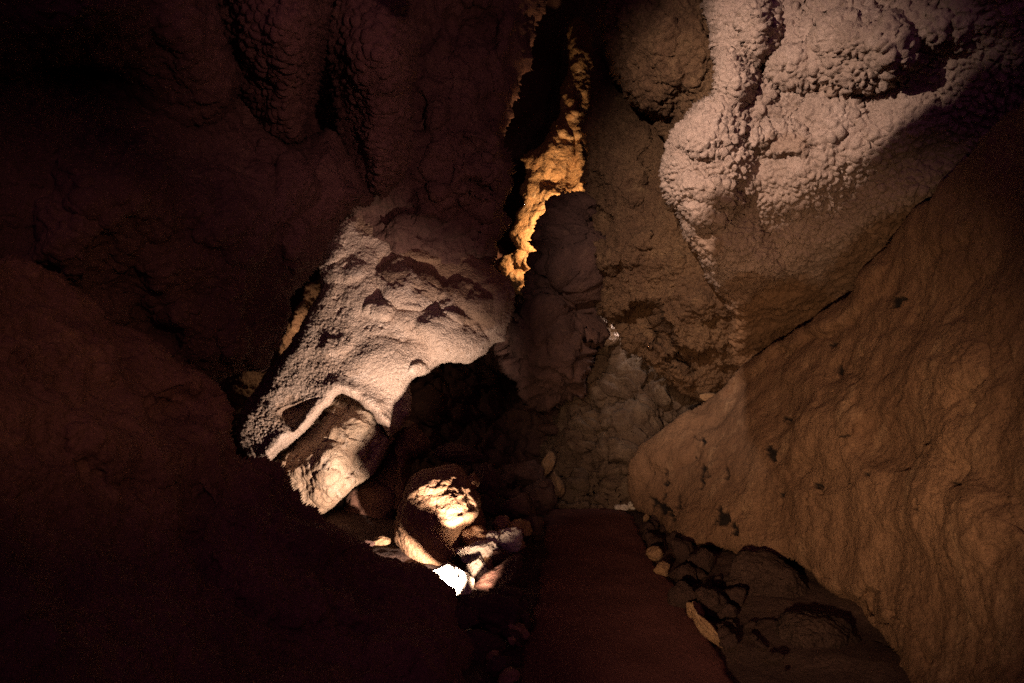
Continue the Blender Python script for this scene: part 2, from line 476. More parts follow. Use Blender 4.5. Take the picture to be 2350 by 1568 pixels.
# lit knobbly flowstone, upper right
def k_tex(x, y, P, t):
    soft = sstep(560, 700, y + 0.25 * (x - 1600))
    size = 1 - 0.35 * sstep(1700, 1560, x) * sstep(200, 420, y)
    n = nodules(P, 0.056, 0.044)
    n2 = nodules(P + 3, 0.044, 0.034)
    w = sstep(0.6, 1.0, size)
    var = 0.55 + 0.45 * sstep(-0.35, 0.35, fbm(P + 3, 2.4, 3))
    return 0.05 * fbm(P, 2.2, 3) + 0.015 * fbm(P, 7, 3, 0.6, True) + var * (n * w + n2 * (1 - w)) * (1 - 0.55 * soft) + 0.004 * fbm(P, 40, 2)
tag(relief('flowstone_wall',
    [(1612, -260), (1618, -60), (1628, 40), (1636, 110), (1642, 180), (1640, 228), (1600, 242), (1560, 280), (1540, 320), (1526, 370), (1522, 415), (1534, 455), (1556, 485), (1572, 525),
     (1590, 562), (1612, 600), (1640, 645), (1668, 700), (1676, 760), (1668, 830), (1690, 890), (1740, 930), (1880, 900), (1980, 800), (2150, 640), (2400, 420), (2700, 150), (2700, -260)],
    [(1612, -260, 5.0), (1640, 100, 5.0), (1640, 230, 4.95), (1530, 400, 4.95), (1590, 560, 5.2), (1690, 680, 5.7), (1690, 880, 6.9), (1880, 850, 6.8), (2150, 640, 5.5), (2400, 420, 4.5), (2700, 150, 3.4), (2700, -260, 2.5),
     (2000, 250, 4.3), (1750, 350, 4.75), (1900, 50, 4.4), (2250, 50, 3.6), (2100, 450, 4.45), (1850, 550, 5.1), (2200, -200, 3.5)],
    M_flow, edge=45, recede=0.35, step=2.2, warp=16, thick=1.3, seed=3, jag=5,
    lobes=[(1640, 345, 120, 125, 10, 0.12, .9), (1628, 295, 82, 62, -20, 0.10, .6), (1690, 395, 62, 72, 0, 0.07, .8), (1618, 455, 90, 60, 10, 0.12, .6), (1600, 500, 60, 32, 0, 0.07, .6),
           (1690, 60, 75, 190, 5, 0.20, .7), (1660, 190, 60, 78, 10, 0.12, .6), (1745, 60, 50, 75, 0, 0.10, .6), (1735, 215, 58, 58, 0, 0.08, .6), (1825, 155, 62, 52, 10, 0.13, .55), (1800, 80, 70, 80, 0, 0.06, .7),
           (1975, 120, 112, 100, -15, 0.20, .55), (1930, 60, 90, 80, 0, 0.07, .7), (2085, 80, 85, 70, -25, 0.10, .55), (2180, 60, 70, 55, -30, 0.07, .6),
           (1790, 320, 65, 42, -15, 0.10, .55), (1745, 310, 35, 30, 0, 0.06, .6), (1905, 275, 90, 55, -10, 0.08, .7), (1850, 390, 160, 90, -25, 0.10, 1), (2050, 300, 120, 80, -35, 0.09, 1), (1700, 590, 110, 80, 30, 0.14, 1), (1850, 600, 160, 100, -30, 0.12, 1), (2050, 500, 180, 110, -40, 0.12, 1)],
    tex=k_tex, lobe_gain=1.55, stains_or_shade=[(1800, 800, 190, 150, -30, 0.9), (1720, 680, 70, 60, 0, 0.6), (2050, 640, 240, 130, -45, 0.75), (1620, 560, 40, 30, 0, 0.35), (1800, 330, 60, 25, 0, 0.3), (1900, 200, 30, 20, 0, 0.25)]),
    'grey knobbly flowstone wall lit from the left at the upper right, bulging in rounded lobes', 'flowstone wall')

# brown rough wall between the cleft and the lit flowstone
tag(relief('rock_overhang',
    [(1385, -260), (1378, -40), (1384, 60), (1390, 130), (1410, 190), (1445, 232), (1480, 262), (1515, 290), (1530, 340), (1535, 420), (1545, 500), (1600, 600), (1700, 640), (1800, 600), (1850, 300), (1850, -260)],
    [(1385, -260, 6.2), (1385, 60, 6.2), (1480, 262, 6.3), (1540, 420, 6.1), (1700, 640, 6.2), (1850, 300, 5.9), (1850, -260, 5.6), (1520, 50, 5.6), (1600, 200, 5.5)],
    M_brown, edge=70, recede=0.6, step=3.0, warp=20, thick=1.2, seed=4, jag=6,
    lobes=[(1470, 130, 90, 160, -10, 0.25, .8), (1560, 60, 80, 150, 0, 0.15, .8), (1500, 230, 60, 50, 30, 0.12)],
    tex=tx(0.09, 2.4, nod=(0.075, 0.030), fine=0.010)),
    'brown crusted rock bulge hanging between the black cleft and the lit knobbly flowstone', 'rock overhang')

tag(relief('rock_wall',
    [(1345, 250), (1362, 120), (1400, 150), (1480, 180), (1600, 200), (1700, 500), (1900, 700), (1850, 860), (1740, 900), (1650, 905), (1610, 910), (1560, 895), (1500, 845), (1450, 800), (1420, 760),
     (1400, 728), (1370, 690), (1352, 640), (1330, 585), (1345, 520), (1350, 460), (1340, 400), (1345, 330)],
    [(1345, 250, 7.6), (1350, 460, 7.5), (1340, 590, 7.4), (1420, 760, 7.1), (1560, 895, 6.9), (1700, 905, 6.7), (1860, 850, 6.3), (1900, 700, 6.1), (1700, 500, 6.2), (1600, 200, 6.9), (1450, 450, 7.0), (1500, 650, 6.7), (1620, 780, 6.45)],
    M_brown, edge=50, recede=0.5, step=3.0, warp=22, thick=0.4, seed=5, jag=6,
    lobes=[(1420, 560, 70, 60, 0, 0.20, .8), (1380, 590, 45, 40, 0, 0.14, .7), (1500, 560, 80, 120, 20, 0.16, 1), (1480, 735, 55, 48, 40, -0.50, .6), (1525, 770, 50, 28, 40, -0.40, .6), (1560, 835, 36, 26, 20, -0.3, .6), (1600, 620, 80, 90, 0, 0.12), (1430, 400, 60, 130, 10, 0.2, .8),
           (1570, 820, 40, 26, 20, -0.18, .8), (1640, 850, 110, 50, 25, -0.22, .9), (1740, 830, 100, 60, 0, -0.14), (1690, 790, 60, 40, 0, -0.12), (1620, 700, 80, 50, 20, 0.12), (1380, 480, 40, 90, 0, -0.15)],
    ridges=[([(1430, 690), (1480, 690), (1530, 730), (1560, 770), (1600, 800)], 15, 0.09), ([(1560, 790), (1540, 830), (1545, 880)], 14, 0.07), ([(1370, 560), (1420, 590), (1440, 640)], 10, 0.06)],
    tex=tx(0.11, 2.8, nod=(0.05, 0.030), fine=0.018)),
    'rough brown rock wall with dark hollows below the knobbly flowstone, right of the cleft', 'rock wall')

# centre cleft: lit ochre column and the ledge hiding its lamp
tag(relief('flowstone_column',
    [(1305, 60), (1325, 40), (1350, 60), (1362, 120), (1362, 200), (1345, 260), (1345, 330), (1352, 400), (1352, 460), (1330, 520), (1310, 620), (1240, 690), (1178, 672), (1148, 632), (1155, 594), (1180, 575), (1168, 540), (1184, 500),
     (1198, 470), (1192, 440), (1204, 400), (1194, 365), (1228, 345), (1245, 330), (1262, 290), (1285, 262), (1290, 200), (1305, 150)],
    [(1325, 40, 10.4), (1330, 200, 9.9), (1330, 330, 9.5), (1345, 450, 9.3), (1270, 300, 9.7), (1225, 400, 9.6), (1270, 450, 9.2), (1215, 530, 9.2), (1180, 630, 9.15), (1250, 680, 9.0), (1320, 560, 9.15)],
    M_gold, edge=22, recede=0.25, step=2.2, warp=9, thick=1.0, seed=6, jag=6,
    lobes=[(1274, 446, 30, 34, 0, 0.24, .8), (1275, 350, 36, 70, 10, 0.34, .6), (1310, 285, 38, 36, 0, 0.25, .6), (1300, 240, 34, 34, 0, 0.2, .6), (1325, 190, 26, 80, 0, 0.22, .7), (1250, 350, 26, 55, 10, 0.16, .7), (1232, 420, 26, 40, 0, 0.14, .6), (1225, 365, 20, 20, 0, 0.14, .6),
           (1330, 375, 14, 60, 0, 0.16, .6), (1332, 425, 18, 22, 0, 0.14, .6), (1245, 480, 24, 50, 20, 0.12, .6), (1215, 545, 30, 34, 10, 0.12, .6), (1200, 600, 22, 22, 0, 0.2, .6), (1235, 600, 30, 40, 20, 0.2, .7), (1190, 635, 26, 16, -20, 0.18, .6), (1260, 560, 24, 50, 10, .15, .7),
           (1330, 120, 22, 50, 0, 0.2, .7), (1305, 400, 14, 40, 0, -0.15, .8)],
    tex=tx(0.035, 4.0, fine=0.010), lobe_gain=0.72),
    'ochre flowstone column glowing under a hidden lamp in the central cleft', 'flowstone column')

tag(relief('rock_ledge',
    [(1360, 455), (1330, 462), (1310, 480), (1276, 490), (1266, 525), (1262, 575), (1256, 630), (1240, 690), (1206, 722), (1172, 752), (1170, 800), (1230, 900), (1310, 890), (1338, 840), (1340, 740), (1345, 640), (1360, 540)],
    [(1340, 460, 7.8), (1268, 486, 7.9), (1240, 570, 7.9), (1200, 670, 7.9), (1170, 780, 7.8), (1230, 900, 7.8), (1390, 800, 7.6), (1370, 500, 7.7), (1300, 620, 7.5), (1300, 780, 7.6)],
    M_rub, edge=34, recede=0.2, step=2.8, warp=12, thick=0.15, seed=7, jag=6,
    ridges=[([(1330, 500), (1290, 600), (1300, 700), (1270, 800)], 9, -0.14), ([(1200, 700), (1260, 740), (1330, 760)], 8, -0.12), ([(1250, 600), (1320, 640)], 7, -0.10)],
    lobes=[(1300, 540, 50, 70, 20, 0.1, 1), (1240, 700, 50, 40, -20, 0.12, .7), (1230, 750, 60, 40, 0, 0.12, .7), (1310, 700, 50, 80, 0, -0.3, .9), (1330, 620, 40, 50, 0, .15, .7), (1290, 830, 60, 50, 0, .2, .7)],
    tex=lambda x, y, P, t: 1.1 * back_tex(x, y, P, t) + 0.04 * fbm(P, 6, 4, 0.6, True)),
    'dark red rock ledge in front of the glowing ochre column', 'rock ledge')

# red-dark curtain left of the cleft
tag(relief('flowstone_curtain',
    [(420, -260), (1240, -260), (1246, 0), (1232, 60), (1222, 150), (1205, 170), (1190, 220), (1175, 260), (1160, 330), (1176, 380), (1178, 430), (1162, 470), (1162, 520), (1140, 570), (1130, 620),
     (1150, 680), (1080, 720), (950, 640), (850, 560), (780, 480), (640, 380), (500, 300), (420, 100)],
    [(420, -260, 5.6), (450, 200, 5.6), (700, 350, 6.0), (935, -260, 6.6), (1240, -260, 7.4), (1232, 60, 7.6), (1180, 260, 7.7), (1210, 420, 7.6), (1160, 620, 7.4), (1080, 720, 7.2), (950, 640, 6.8), (830, 500, 6.7), (940, 200, 6.7), (1060, 300, 6.6), (1080, 0, 6.8), (1060, 520, 6.8)],
    M_wall, edge=50, recede=0.5, step=3.0, warp=26, thick=1.2, seed=8, jag=10,
    lobes=[(1090, 400, 60, 55, 0, 0.24, .6), (1020, 370, 60, 80, 10, 0.16, .7), (1120, 310, 45, 40, 20, 0.2, .6), (1100, 470, 60, 50, 0, 0.2, .6), (1000, 460, 70, 50, -10, 0.22, .6), (1160, 440, 45, 60, 0, 0.2, .7), (1100, 420, 36, 22, 20, -0.25, .8), (1160, 370, 40, 50, 0, 0.16, .7),
           (1000, 200, 60, 120, 0, 0.25, .8), (1090, 180, 60, 110, 10, 0.22, .8), (1160, 150, 40, 160, 5, 0.2, .8), (1080, 60, 80, 60, 0, -0.3), (1130, 560, 50, 40, 0, .2, .7), (940, 520, 80, 40, -20, .2, .7)],
    ridges=[([(1075, 300), (1110, 290), (1130, 320), (1125, 360)], 9, 0.10), ([(1180, 180), (1150, 300), (1170, 420)], 10, -0.08), ([(1050, 330), (1060, 420), (1040, 480)], 9, -0.10)],
    tex=tx(0.12, 2.8, fine=0.012)),
    'dark reddish flowstone curtain with gnarled knobs just left of the black cleft', 'flowstone curtain')

# hanging lobes top centre-left
tag(relief('hanging_flowstone',
    [(735, -260), (930, -260), (945, 0), (955, 120), (950, 220), (940, 320), (925, 390), (895, 440), (860, 455), (825, 425), (800, 350), (770, 250), (745, 150), (735, 0)],
    [(735, -260, 4.4), (930, -260, 4.5), (950, 150, 4.6), (880, 450, 4.85), (760, 200, 4.6), (850, 150, 4.0)],
    M_wall, edge=90, recede=0.7, step=2.8, warp=16, thick=1.0, seed=9, jag=6,
    lobes=[(900, 90, 60, 130, 0, 0.14, .8), (890, 290, 60, 120, 5, 0.12, .8)], tex=tx(0.05, 2.2, nod=(0.075, 0.034))),
    'long knobbly flowstone lobe hanging at the top, left of the dark curtain', 'hanging flowstone')
tag(relief('hanging_flowstone',
    [(460, -260), (760, -260), (758, -40), (750, 80), (730, 180), (712, 260), (690, 320), (650, 330), (610, 290), (560, 220), (510, 130), (480, 30)],
    [(460, -260, 3.6), (760, -260, 3.9), (740, 150, 4.1), (670, 330, 4.35), (500, 100, 3.9), (630, 80, 3.4)],
    M_wall, edge=90, recede=0.6, step=2.8, warp=16, thick=1.0, seed=10, jag=6,
    lobes=[(680, 80, 70, 140, 0, 0.14, .8), (660, 240, 50, 90, 10, 0.10, .8)], tex=tx(0.05, 2.2, nod=(0.07, 0.032))),
    'broad knobbly flowstone lobe hanging at the top beside the pitch dark corner', 'hanging flowstone')
tag(relief('hanging_flowstone',
    [(-300, -300), (500, -300), (495, -40), (520, 100), (550, 200), (520, 270), (440, 305), (360, 280), (250, 200), (100, 150), (-300, 200)],
    [(-300, -300, 2.0), (500, -300, 3.3), (540, 180, 3.7), (420, 300, 3.7), (150, 170, 3.0), (-300, 200, 2.3), (250, 0, 2.8)],
    M_wall, edge=100, recede=0.6, step=4.0, warp=20, thick=1.0, seed=11, jag=8,
    lobes=[(450, 100, 90, 160, -20, 0.16, .8), (200, 60, 150, 120, 0, 0.15, 1)], tex=tx(0.07, 2.0, nod=(0.10, 0.022))),
    'shadowed ceiling bulge in the top left corner, darkest of the hanging lobes', 'hanging flowstone')

# dark left wall
tag(relief('rock_wall',
    [(-300, 100), (300, 150), (520, 180), (620, 280), (700, 330), (760, 300), (830, 400), (860, 455), (800, 490), (765, 520), (742, 572), (700, 628), (664, 672), (650, 715), (630, 772), (612, 822), (596, 848), (555, 858), (515, 872), (440, 900), (300, 1000), (-300, 1000)],
    [(-300, 100, 2.6), (300, 150, 3.7), (620, 280, 4.5), (860, 455, 4.9), (760, 560, 4.8), (660, 790, 4.6), (520, 875, 4.4), (300, 1000, 3.9), (-300, 1000, 3.0), (300, 500, 3.4), (550, 550, 4.05)],
    M_wall, edge=60, recede=0.5, step=3.2, warp=24, thick=0.9, seed=12, jag=7,
    lobes=[(680, 430, 50, 90, 10, 0.22, .8), (700, 560, 50, 90, 0, 0.18, .8), (560, 480, 120, 140, 0, 0.16, 1), (620, 680, 70, 110, 20, -0.16), (480, 760, 100, 90, 0, 0.16, .9), (560, 800, 70, 60, 20, .14, .8), (300, 420, 200, 120, 10, 0.22, 1), (300, 700, 90, 170, -25, -0.22, .9), (180, 560, 140, 120, 0, .18),
           (640, 330, 70, 60, 0, .14)],
    tex=tx(0.09, 2.0, nod=(0.075, 0.016))),
    'dark maroon rock wall behind the foreground slope on the left', 'rock wall')

# brown ledge behind the pale mound
tag(relief('rock_ledge',
    [(760, 520), (800, 560), (800, 700), (740, 900), (640, 1020), (560, 1040), (530, 960), (500, 890), (515, 862), (570, 850), (612, 838), (640, 780), (670, 720), (700, 660), (735, 620)],
    [(760, 520, 7.6), (700, 700, 7.6), (620, 860, 7.4), (510, 880, 7.2), (560, 1040, 7.0), (800, 700, 7.8), (740, 900, 7.6)],
    M_brown, edge=20, recede=0.15, step=2.6, warp=14, thick=0.6, seed=13, jag=9,
    lobes=[(690, 720, 30, 60, 20, 0.14, .7), (650, 800, 30, 40, 20, 0.12, .7), (560, 890, 50, 40, -10, 0.14, .7), (720, 640, 24, 40, 10, 0.1, .7)], tex=tx(0.05, 6, fine=0.014)),
    'jagged brown ledge showing behind the left edge of the pale mound', 'rock ledge')

# the pale mound
def c_tex(x, y, P, t):
    left = sstep(760, 600, x) * sstep(900, 960, y)
    pop = 0.45 + 0.5 * sstep(850, 740, x) + 0.25 * sstep(650, 500, y)
    n = nodules(P, 0.036, 0.012) * pop * (1 - left) + nodules(P + 2, 0.036, 0.017) * left
    rim = np.exp(-(line_dist(x, y, ARCH) / 20) ** 2)
    pits = sstep(0.35, 0.75, fbm(P + 7, 11, 3)) * 0.03 * sstep(0.0, 0.45, fbm(P + 2, 2.2, 2)) * sstep(900, 760, y)
    return 0.03 * fbm(P, 2.6, 4) + n * (1 - 0.8 * rim) + 0.004 * fbm(P, 30, 2) - pits
ARCH = [(610, 1062), (650, 1022), (700, 975), (745, 925), (778, 893), (815, 905), (850, 935), (880, 975), (903, 1000)]
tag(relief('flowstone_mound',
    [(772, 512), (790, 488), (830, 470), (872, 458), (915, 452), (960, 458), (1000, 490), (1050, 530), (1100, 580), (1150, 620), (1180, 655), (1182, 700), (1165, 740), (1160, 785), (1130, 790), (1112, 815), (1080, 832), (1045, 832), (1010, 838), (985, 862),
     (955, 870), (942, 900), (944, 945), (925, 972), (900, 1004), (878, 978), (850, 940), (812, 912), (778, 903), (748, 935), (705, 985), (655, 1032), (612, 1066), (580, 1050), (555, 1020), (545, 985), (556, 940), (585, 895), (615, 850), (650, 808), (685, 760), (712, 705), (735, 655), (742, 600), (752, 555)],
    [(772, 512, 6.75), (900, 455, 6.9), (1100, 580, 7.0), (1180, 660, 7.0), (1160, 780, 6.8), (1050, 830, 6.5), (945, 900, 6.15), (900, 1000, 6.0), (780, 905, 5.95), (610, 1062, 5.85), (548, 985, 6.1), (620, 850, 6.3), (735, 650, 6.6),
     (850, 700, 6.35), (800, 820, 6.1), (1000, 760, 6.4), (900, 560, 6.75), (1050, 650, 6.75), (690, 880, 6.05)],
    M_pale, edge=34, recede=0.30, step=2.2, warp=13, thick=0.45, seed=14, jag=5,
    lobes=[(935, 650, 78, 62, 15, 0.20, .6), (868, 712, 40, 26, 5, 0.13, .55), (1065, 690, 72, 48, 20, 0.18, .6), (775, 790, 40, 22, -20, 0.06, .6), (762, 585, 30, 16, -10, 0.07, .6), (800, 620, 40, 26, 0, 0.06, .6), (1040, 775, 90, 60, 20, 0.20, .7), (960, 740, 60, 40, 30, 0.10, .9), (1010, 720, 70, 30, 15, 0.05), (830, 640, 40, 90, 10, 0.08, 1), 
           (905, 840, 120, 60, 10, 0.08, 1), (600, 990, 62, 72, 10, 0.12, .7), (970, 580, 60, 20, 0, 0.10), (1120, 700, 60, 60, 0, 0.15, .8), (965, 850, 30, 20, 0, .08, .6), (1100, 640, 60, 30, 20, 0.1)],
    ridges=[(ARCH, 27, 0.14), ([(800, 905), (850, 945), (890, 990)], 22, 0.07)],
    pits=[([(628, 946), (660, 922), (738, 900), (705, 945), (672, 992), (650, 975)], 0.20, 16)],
    stains_or_shade=[(1030, 570, 170, 95, 35, 0.85), (900, 500, 90, 50, 0, 0.7), (1110, 690, 70, 70, 0, 0.6), (905, 615, 40, 40, 0, 0.6), (1000, 650, 60, 40, 20, .5), (660, 940, 40, 25, -30, .4)],  # brown paints shade into the mound's top, upper right and hollows
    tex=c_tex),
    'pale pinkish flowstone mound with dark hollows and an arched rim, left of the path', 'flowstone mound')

def block_tex(x, y, P, t):
    f1, f2, r = voronoi(P * np.array([1, 1, 1.5]) + 0.12 * np.stack([fbm(P, 3, 3), fbm(P + 9, 3, 3), fbm(P + 4, 3, 3)], -1), 2.6)
    return (0.05 * r + 0.025 * fbm(P, 3.5, 5, 0.55, True) + 0.02 * fbm(P, 12, 3)) * (0.25 + 0.75 * sstep(0, 0.8, t))
tag(relief('limestone_block',
    [(612, 1068), (655, 1030), (705, 975), (745, 925), (778, 890), (820, 900), (855, 935), (885, 985), (905, 1005), (880, 1045), (868, 1075), (835, 1100), (808, 1122), (786, 1142), (752, 1168), (690, 1200), (640, 1150)],
    [(612, 1068, 6.15), (705, 975, 6.3), (780, 890, 6.45), (905, 1005, 6.25), (868, 1075, 6.0), (790, 1150, 5.85), (700, 1260, 5.9), (640, 1160, 5.9), (760, 1080, 5.85), (800, 1000, 6.05)],
    M_block, edge=22, recede=0.12, step=1.7, warp=12, thick=0.7, seed=15, jag=6,
    lobes=[(790, 1010, 30, 110, 30, 0.12, .6), (820, 990, 50, 70, 10, 0.10, .7), (740, 1070, 60, 40, -10, 0.12, .6), (830, 1070, 40, 30, -30, -0.08, .6), (800, 920, 40, 26, 10, -0.15, .7), (765, 1120, 50, 40, 0, .1, .7)],
    ridges=[([(640, 1050), (700, 990), (760, 940)], 14, -0.12), ([(730, 1050), (790, 1100), (760, 1140)], 6, -0.04), ([(850, 1010), (845, 1060), (815, 1085)], 6, -0.05)],
    tex=block_tex, angular=True),
    'split tan limestone block framed by the arched rim of the pale mound', 'limestone block')

# dark drape right of the block, and dark footing
tag(relief('flowstone_drape',
    [(900, 985), (935, 968), (965, 985), (982, 1015), (978, 1045), (950, 1062), (940, 1100), (930, 1160), (905, 1200), (800, 1260), (720, 1250), (770, 1170), (800, 1130), (860, 1080), (890, 1035)],
    [(900, 985, 6.5), (965, 985, 6.6), (980, 1040, 6.6), (930, 1160, 6.3), (800, 1260, 6.2), (720, 1250, 6.2), (860, 1080, 6.5), (930, 1030, 6.3)],
    M_red, edge=26, recede=0.25, step=2.6, warp=12, thick=0.8, seed=16, jag=4,
    lobes=[(945, 1015, 36, 45, 10, 0.15, .7), (922, 1100, 14, 80, 5, 0.14, .7), (850, 1160, 60, 60, 0, .1)], ridges=[([(905, 1010), (922, 1060), (926, 1150)], 8, 0.06)], tex=tx(0.05, 3.5, fine=0.006)),
    'dark purple-brown flowstone drape between the limestone block and the orange boulder', 'flowstone drape')

tag(relief('rock_wall',
    [(1370, 700), (1420, 740), (1480, 820), (1560, 880), (1650, 900), (1700, 950), (1650, 1100), (1500, 1240), (1400, 1210), (1280, 1180), (1262, 1120), (1275, 1040), (1300, 960), (1280, 900), (1310, 830), (1345, 760)],
    [(1370, 700, 8.6), (1480, 820, 8.2), (1650, 900, 7.8), (1650, 1100, 7.5), (1500, 1240, 7.3), (1280, 1180, 7.7), (1275, 1040, 8.2), (1300, 900, 8.5), (1400, 950, 7.9), (1400, 1100, 7.5)],
    M_back, edge=30, recede=0.35, step=2.6, warp=16, thick=0.8, seed=17, jag=8,
    lobes=[(1425, 880, 60, 50, 0, 0.10, 1), (1440, 965, 54, 34, 5, 0.10, .6), (1330, 990, 45, 80, 0, 0.14, 1), (1310, 1010, 20, 28, 0, .08, .8), (1390, 830, 50, 70, 0, .12, .7), (1420, 1060, 50, 60, 0, 0.12, .8), (1350, 1080, 20, 90, 30, 0.16, .7), (1320, 1090, 40, 60, 20, .1, .7), (1445, 1135, 40, 36, 0, .10, .8), (1530, 1000, 60, 90, 0, -0.3, 1), (1395, 1140, 30, 30, 0, .12, .5)],
    ridges=[([(1380, 920), (1375, 1000), (1365, 1060), (1330, 1140)], 9, -0.40), ([(1300, 870), (1350, 900), (1375, 930), (1460, 900)], 8, -0.32), ([(1378, 1000), (1440, 990), (1490, 960)], 7, -0.25), ([(1400, 800), (1380, 870), (1300, 880)], 9, -.32), ([(1410, 920), (1425, 870)], 6, -.2), ([(1395, 1060), (1440, 1105), (1450, 1160)], 8, -.3), ([(1300, 1060), (1320, 1120)], 7, -.25), ([(1340, 960), (1290, 990)], 7, -.2)],
    tex=back_tex),
    'grey-brown cracked rock wall at the far end of the path', 'rock wall')
tag(relief('rock_wall',
    [(900, 620), (1200, 600), (1380, 640), (1420, 760), (1340, 900), (1340, 1200), (1150, 1260), (900, 1230), (870, 1000), (880, 800)],
    [(900, 620, 9.3), (1380, 640, 9.6), (1340, 900, 9.2), (1340, 1200, 8.2), (1150, 1260, 7.6), (900, 1230, 7.6), (870, 900, 8.8), (1150, 900, 9.3), (1100, 1100, 8.4)],
    M_rub, edge=60, recede=0.5, step=3.0, warp=26, thick=0.6, seed=18, jag=6,
    lobes=[(1290, 800, 50, 50, 0, 0.35, .6), (1240, 820, 60, 40, 0, .25, .7), (1290, 860, 40, 30, 0, .2, .7), (1010, 960, 60, 60, 0, .25, .8), (1180, 880, 80, 60, 0, -0.4), (1080, 900, 60, 50, 0, .2, .7), (1240, 1000, 60, 50, 0, .25, .7), (1100, 1030, 50, 40, 0, .2, .7), (960, 900, 40, 60, 0, .2, .7)],
    tex=back_tex),
    'deep purple-dark recess wall behind the pale mound and rubble', 'rock wall')

# orange boulder beside the path
def d_tex(x, y, P, t):
    f1, f2, r = voronoi(P * np.array([1, 1, 2.2]) + 0.08 * np.stack([fbm(P, 5, 3), fbm(P + 9, 5, 3), fbm(P + 4, 5, 3)], -1), 5)
    band = np.exp(-((y - 1140 + 0.2 * (x - 1000)) / 60) ** 2)
    return 0.010 * r * band + 0.006 * fbm(P, 7, 5, 0.6, True) * (0.5 + band) + 0.004 * fbm(P, 30, 2) + 0.03 * fbm(P, 2.5, 3)
tag(relief('boulder',
    [(945, 1095), (968, 1078), (1005, 1070), (1035, 1066), (1060, 1072), (1072, 1090), (1092, 1082), (1100, 1105), (1088, 1125), (1102, 1140), (1106, 1175), (1114, 1205), (1108, 1228), (1095, 1250), (1070, 1275), (1040, 1300), (1010, 1318), (960, 1310), (930, 1280), (910, 1240), (903, 1195), (915, 1165), (930, 1135)],
    [(945, 1095, 5.08), (1050, 1070, 5.12), (1105, 1140, 5.02), (1110, 1215, 5.05), (1020, 1315, 4.75), (930, 1280, 4.85), (905, 1200, 5.1), (1000, 1195, 4.66), (1040, 1120, 4.85), (1020, 1250, 4.66), (965, 1130, 4.88), (1085, 1190, 4.76)],
    M_boul, edge=26, recede=0.22, step=1.6, warp=8, thick=0.7, seed=19, jag=4,
    lobes=[ (960, 1210, 40, 60, 0, .05, .8), (1010, 1110, 50, 20, -25, .05, .7)],
    ridges=[([(1000, 1200), (1040, 1198), (1085, 1178)], 9, 0.035), ([(1075, 1085), (1080, 1120), (1105, 1150)], 6, -0.05), ([(1090, 1150), (1100, 1220)], 8, 0.03), ([(1000, 1160), (995, 1220)], 6, -0.03)],
    tex=d_tex, angular=True),
    'large orange-brown boulder with a bright lit ledge across its top, left of the path', 'boulder')


# ------------------------------------------------------------------ loose rocks
def ico(sub):
    import bmesh
    bm = bmesh.new()
    bmesh.ops.create_icosphere(bm, subdivisions=sub, radius=1)
    v = np.array([x.co[:] for x in bm.verts]); f = np.array([[x.index for x in p.verts] for p in bm.faces])
    bm.free()
    return v, f
ICO = {s_: ico(s_) for s_ in (3, 4, 5)}


def rock_shape(seed, sub=5, planes=14, sharp=0.06, rnd=0.3, rough=1.25):
    r = np.random.RandomState(seed)
    v, f = ICO[sub]
    n = r.normal(size=(planes, 3)); n /= np.linalg.norm(n, axis=1)[:, None]
    dd = 0.62 + 0.35 * r.rand(planes)
    c = v @ n.T
    rad = np.where(c > 0.05, dd / np.maximum(c, 0.05), 9)
    k = 1 / sharp
    rad = -np.log(np.exp(-k * np.minimum(rad, 3)).sum(1) + math.exp(-k * 1.25)) / k
    rad = rad * (1 - rnd) + rnd * 0.85
    p = v * rad[:, None]
    h = 0.09 * fbm(p + seed, 1.8, 3) + 0.05 * fbm(p + seed, 4.5, 4, 0.6, True) + 0.018 * fbm(p + seed, 16, 2)
    b = 0.16 * fbm(p * 1.0 + 3 * seed, 1.1, 2)
    return p + v * (h * rough + b)[:, None], f


def put_rock(name, px, py, rx, ry, mat, label, cat='rock', d=None, deep=None, rot=0, seed=0, group=None, sub=5, planes=11, rnd=0.08, sink=0.0, sharp=0.028):
    if d is None: d = floor_d(py + ry * 0.75)
    p, f = rock_shape(seed, sub, planes, sharp, rnd)
    p = p / np.abs(p).max(0)
    k = d / FPX
    deep = deep or (rx + ry) / 2
    a = math.radians(rot)
    x, z = p[:, 0] * rx * k, p[:, 2] * ry * k
    y = p[:, 1] * deep * k
    x, z = x * math.cos(a) + z * math.sin(a), -x * math.sin(a) + z * math.cos(a)
    c = at(px, py, d)
    o = make_mesh(name, np.stack([x, y, z], -1) + c, None, f, mat)
    tag(o, label, cat, group)
    return o

R_ = put_rock
tag(relief('rock',
    [(994, 1304), (1018, 1295), (1052, 1298), (1078, 1312), (1090, 1340), (1086, 1366), (1066, 1376), (1040, 1362), (1018, 1336)],
    [(998, 1302, 4.10), (1050, 1298, 4.14), (1090, 1340, 4.10), (1066, 1376, 4.01), (1030, 1350, 4.03), (1050, 1330, 4.06)],
    M_white, edge=10, recede=0.06, step=1.5, warp=5, thick=0.16, seed=21, jag=8, ridges=[([(1040, 1296), (1060, 1335), (1064, 1376)], 4, -0.02)], tex=tx(0.02, 6, fine=0.006), angular=True),
    'blown-out white rock at the foot of the orange boulder, brightest of the lit pile', 'rock')
R_('rock', 1090, 1306, 27, 30, M_white, 'small white rock wedged right of the brightest white rock', d=4.42, seed=2)
R_('rock', 1108, 1328, 27, 15, M_white, 'narrow white splinter rock leaning against the dark triangular rock', d=4.36, seed=3, rot=-40)
R_('rock', 1082, 1352, 13, 16, M_white, 'tiny pale stone at the bottom tip of the lit pile', d=4.22, seed=4)
R_('rock', 1094, 1268, 52, 32, M_white, 'pale rock with a brown left end in the middle of the lit pile', d=4.6, seed=5, rot=-12)
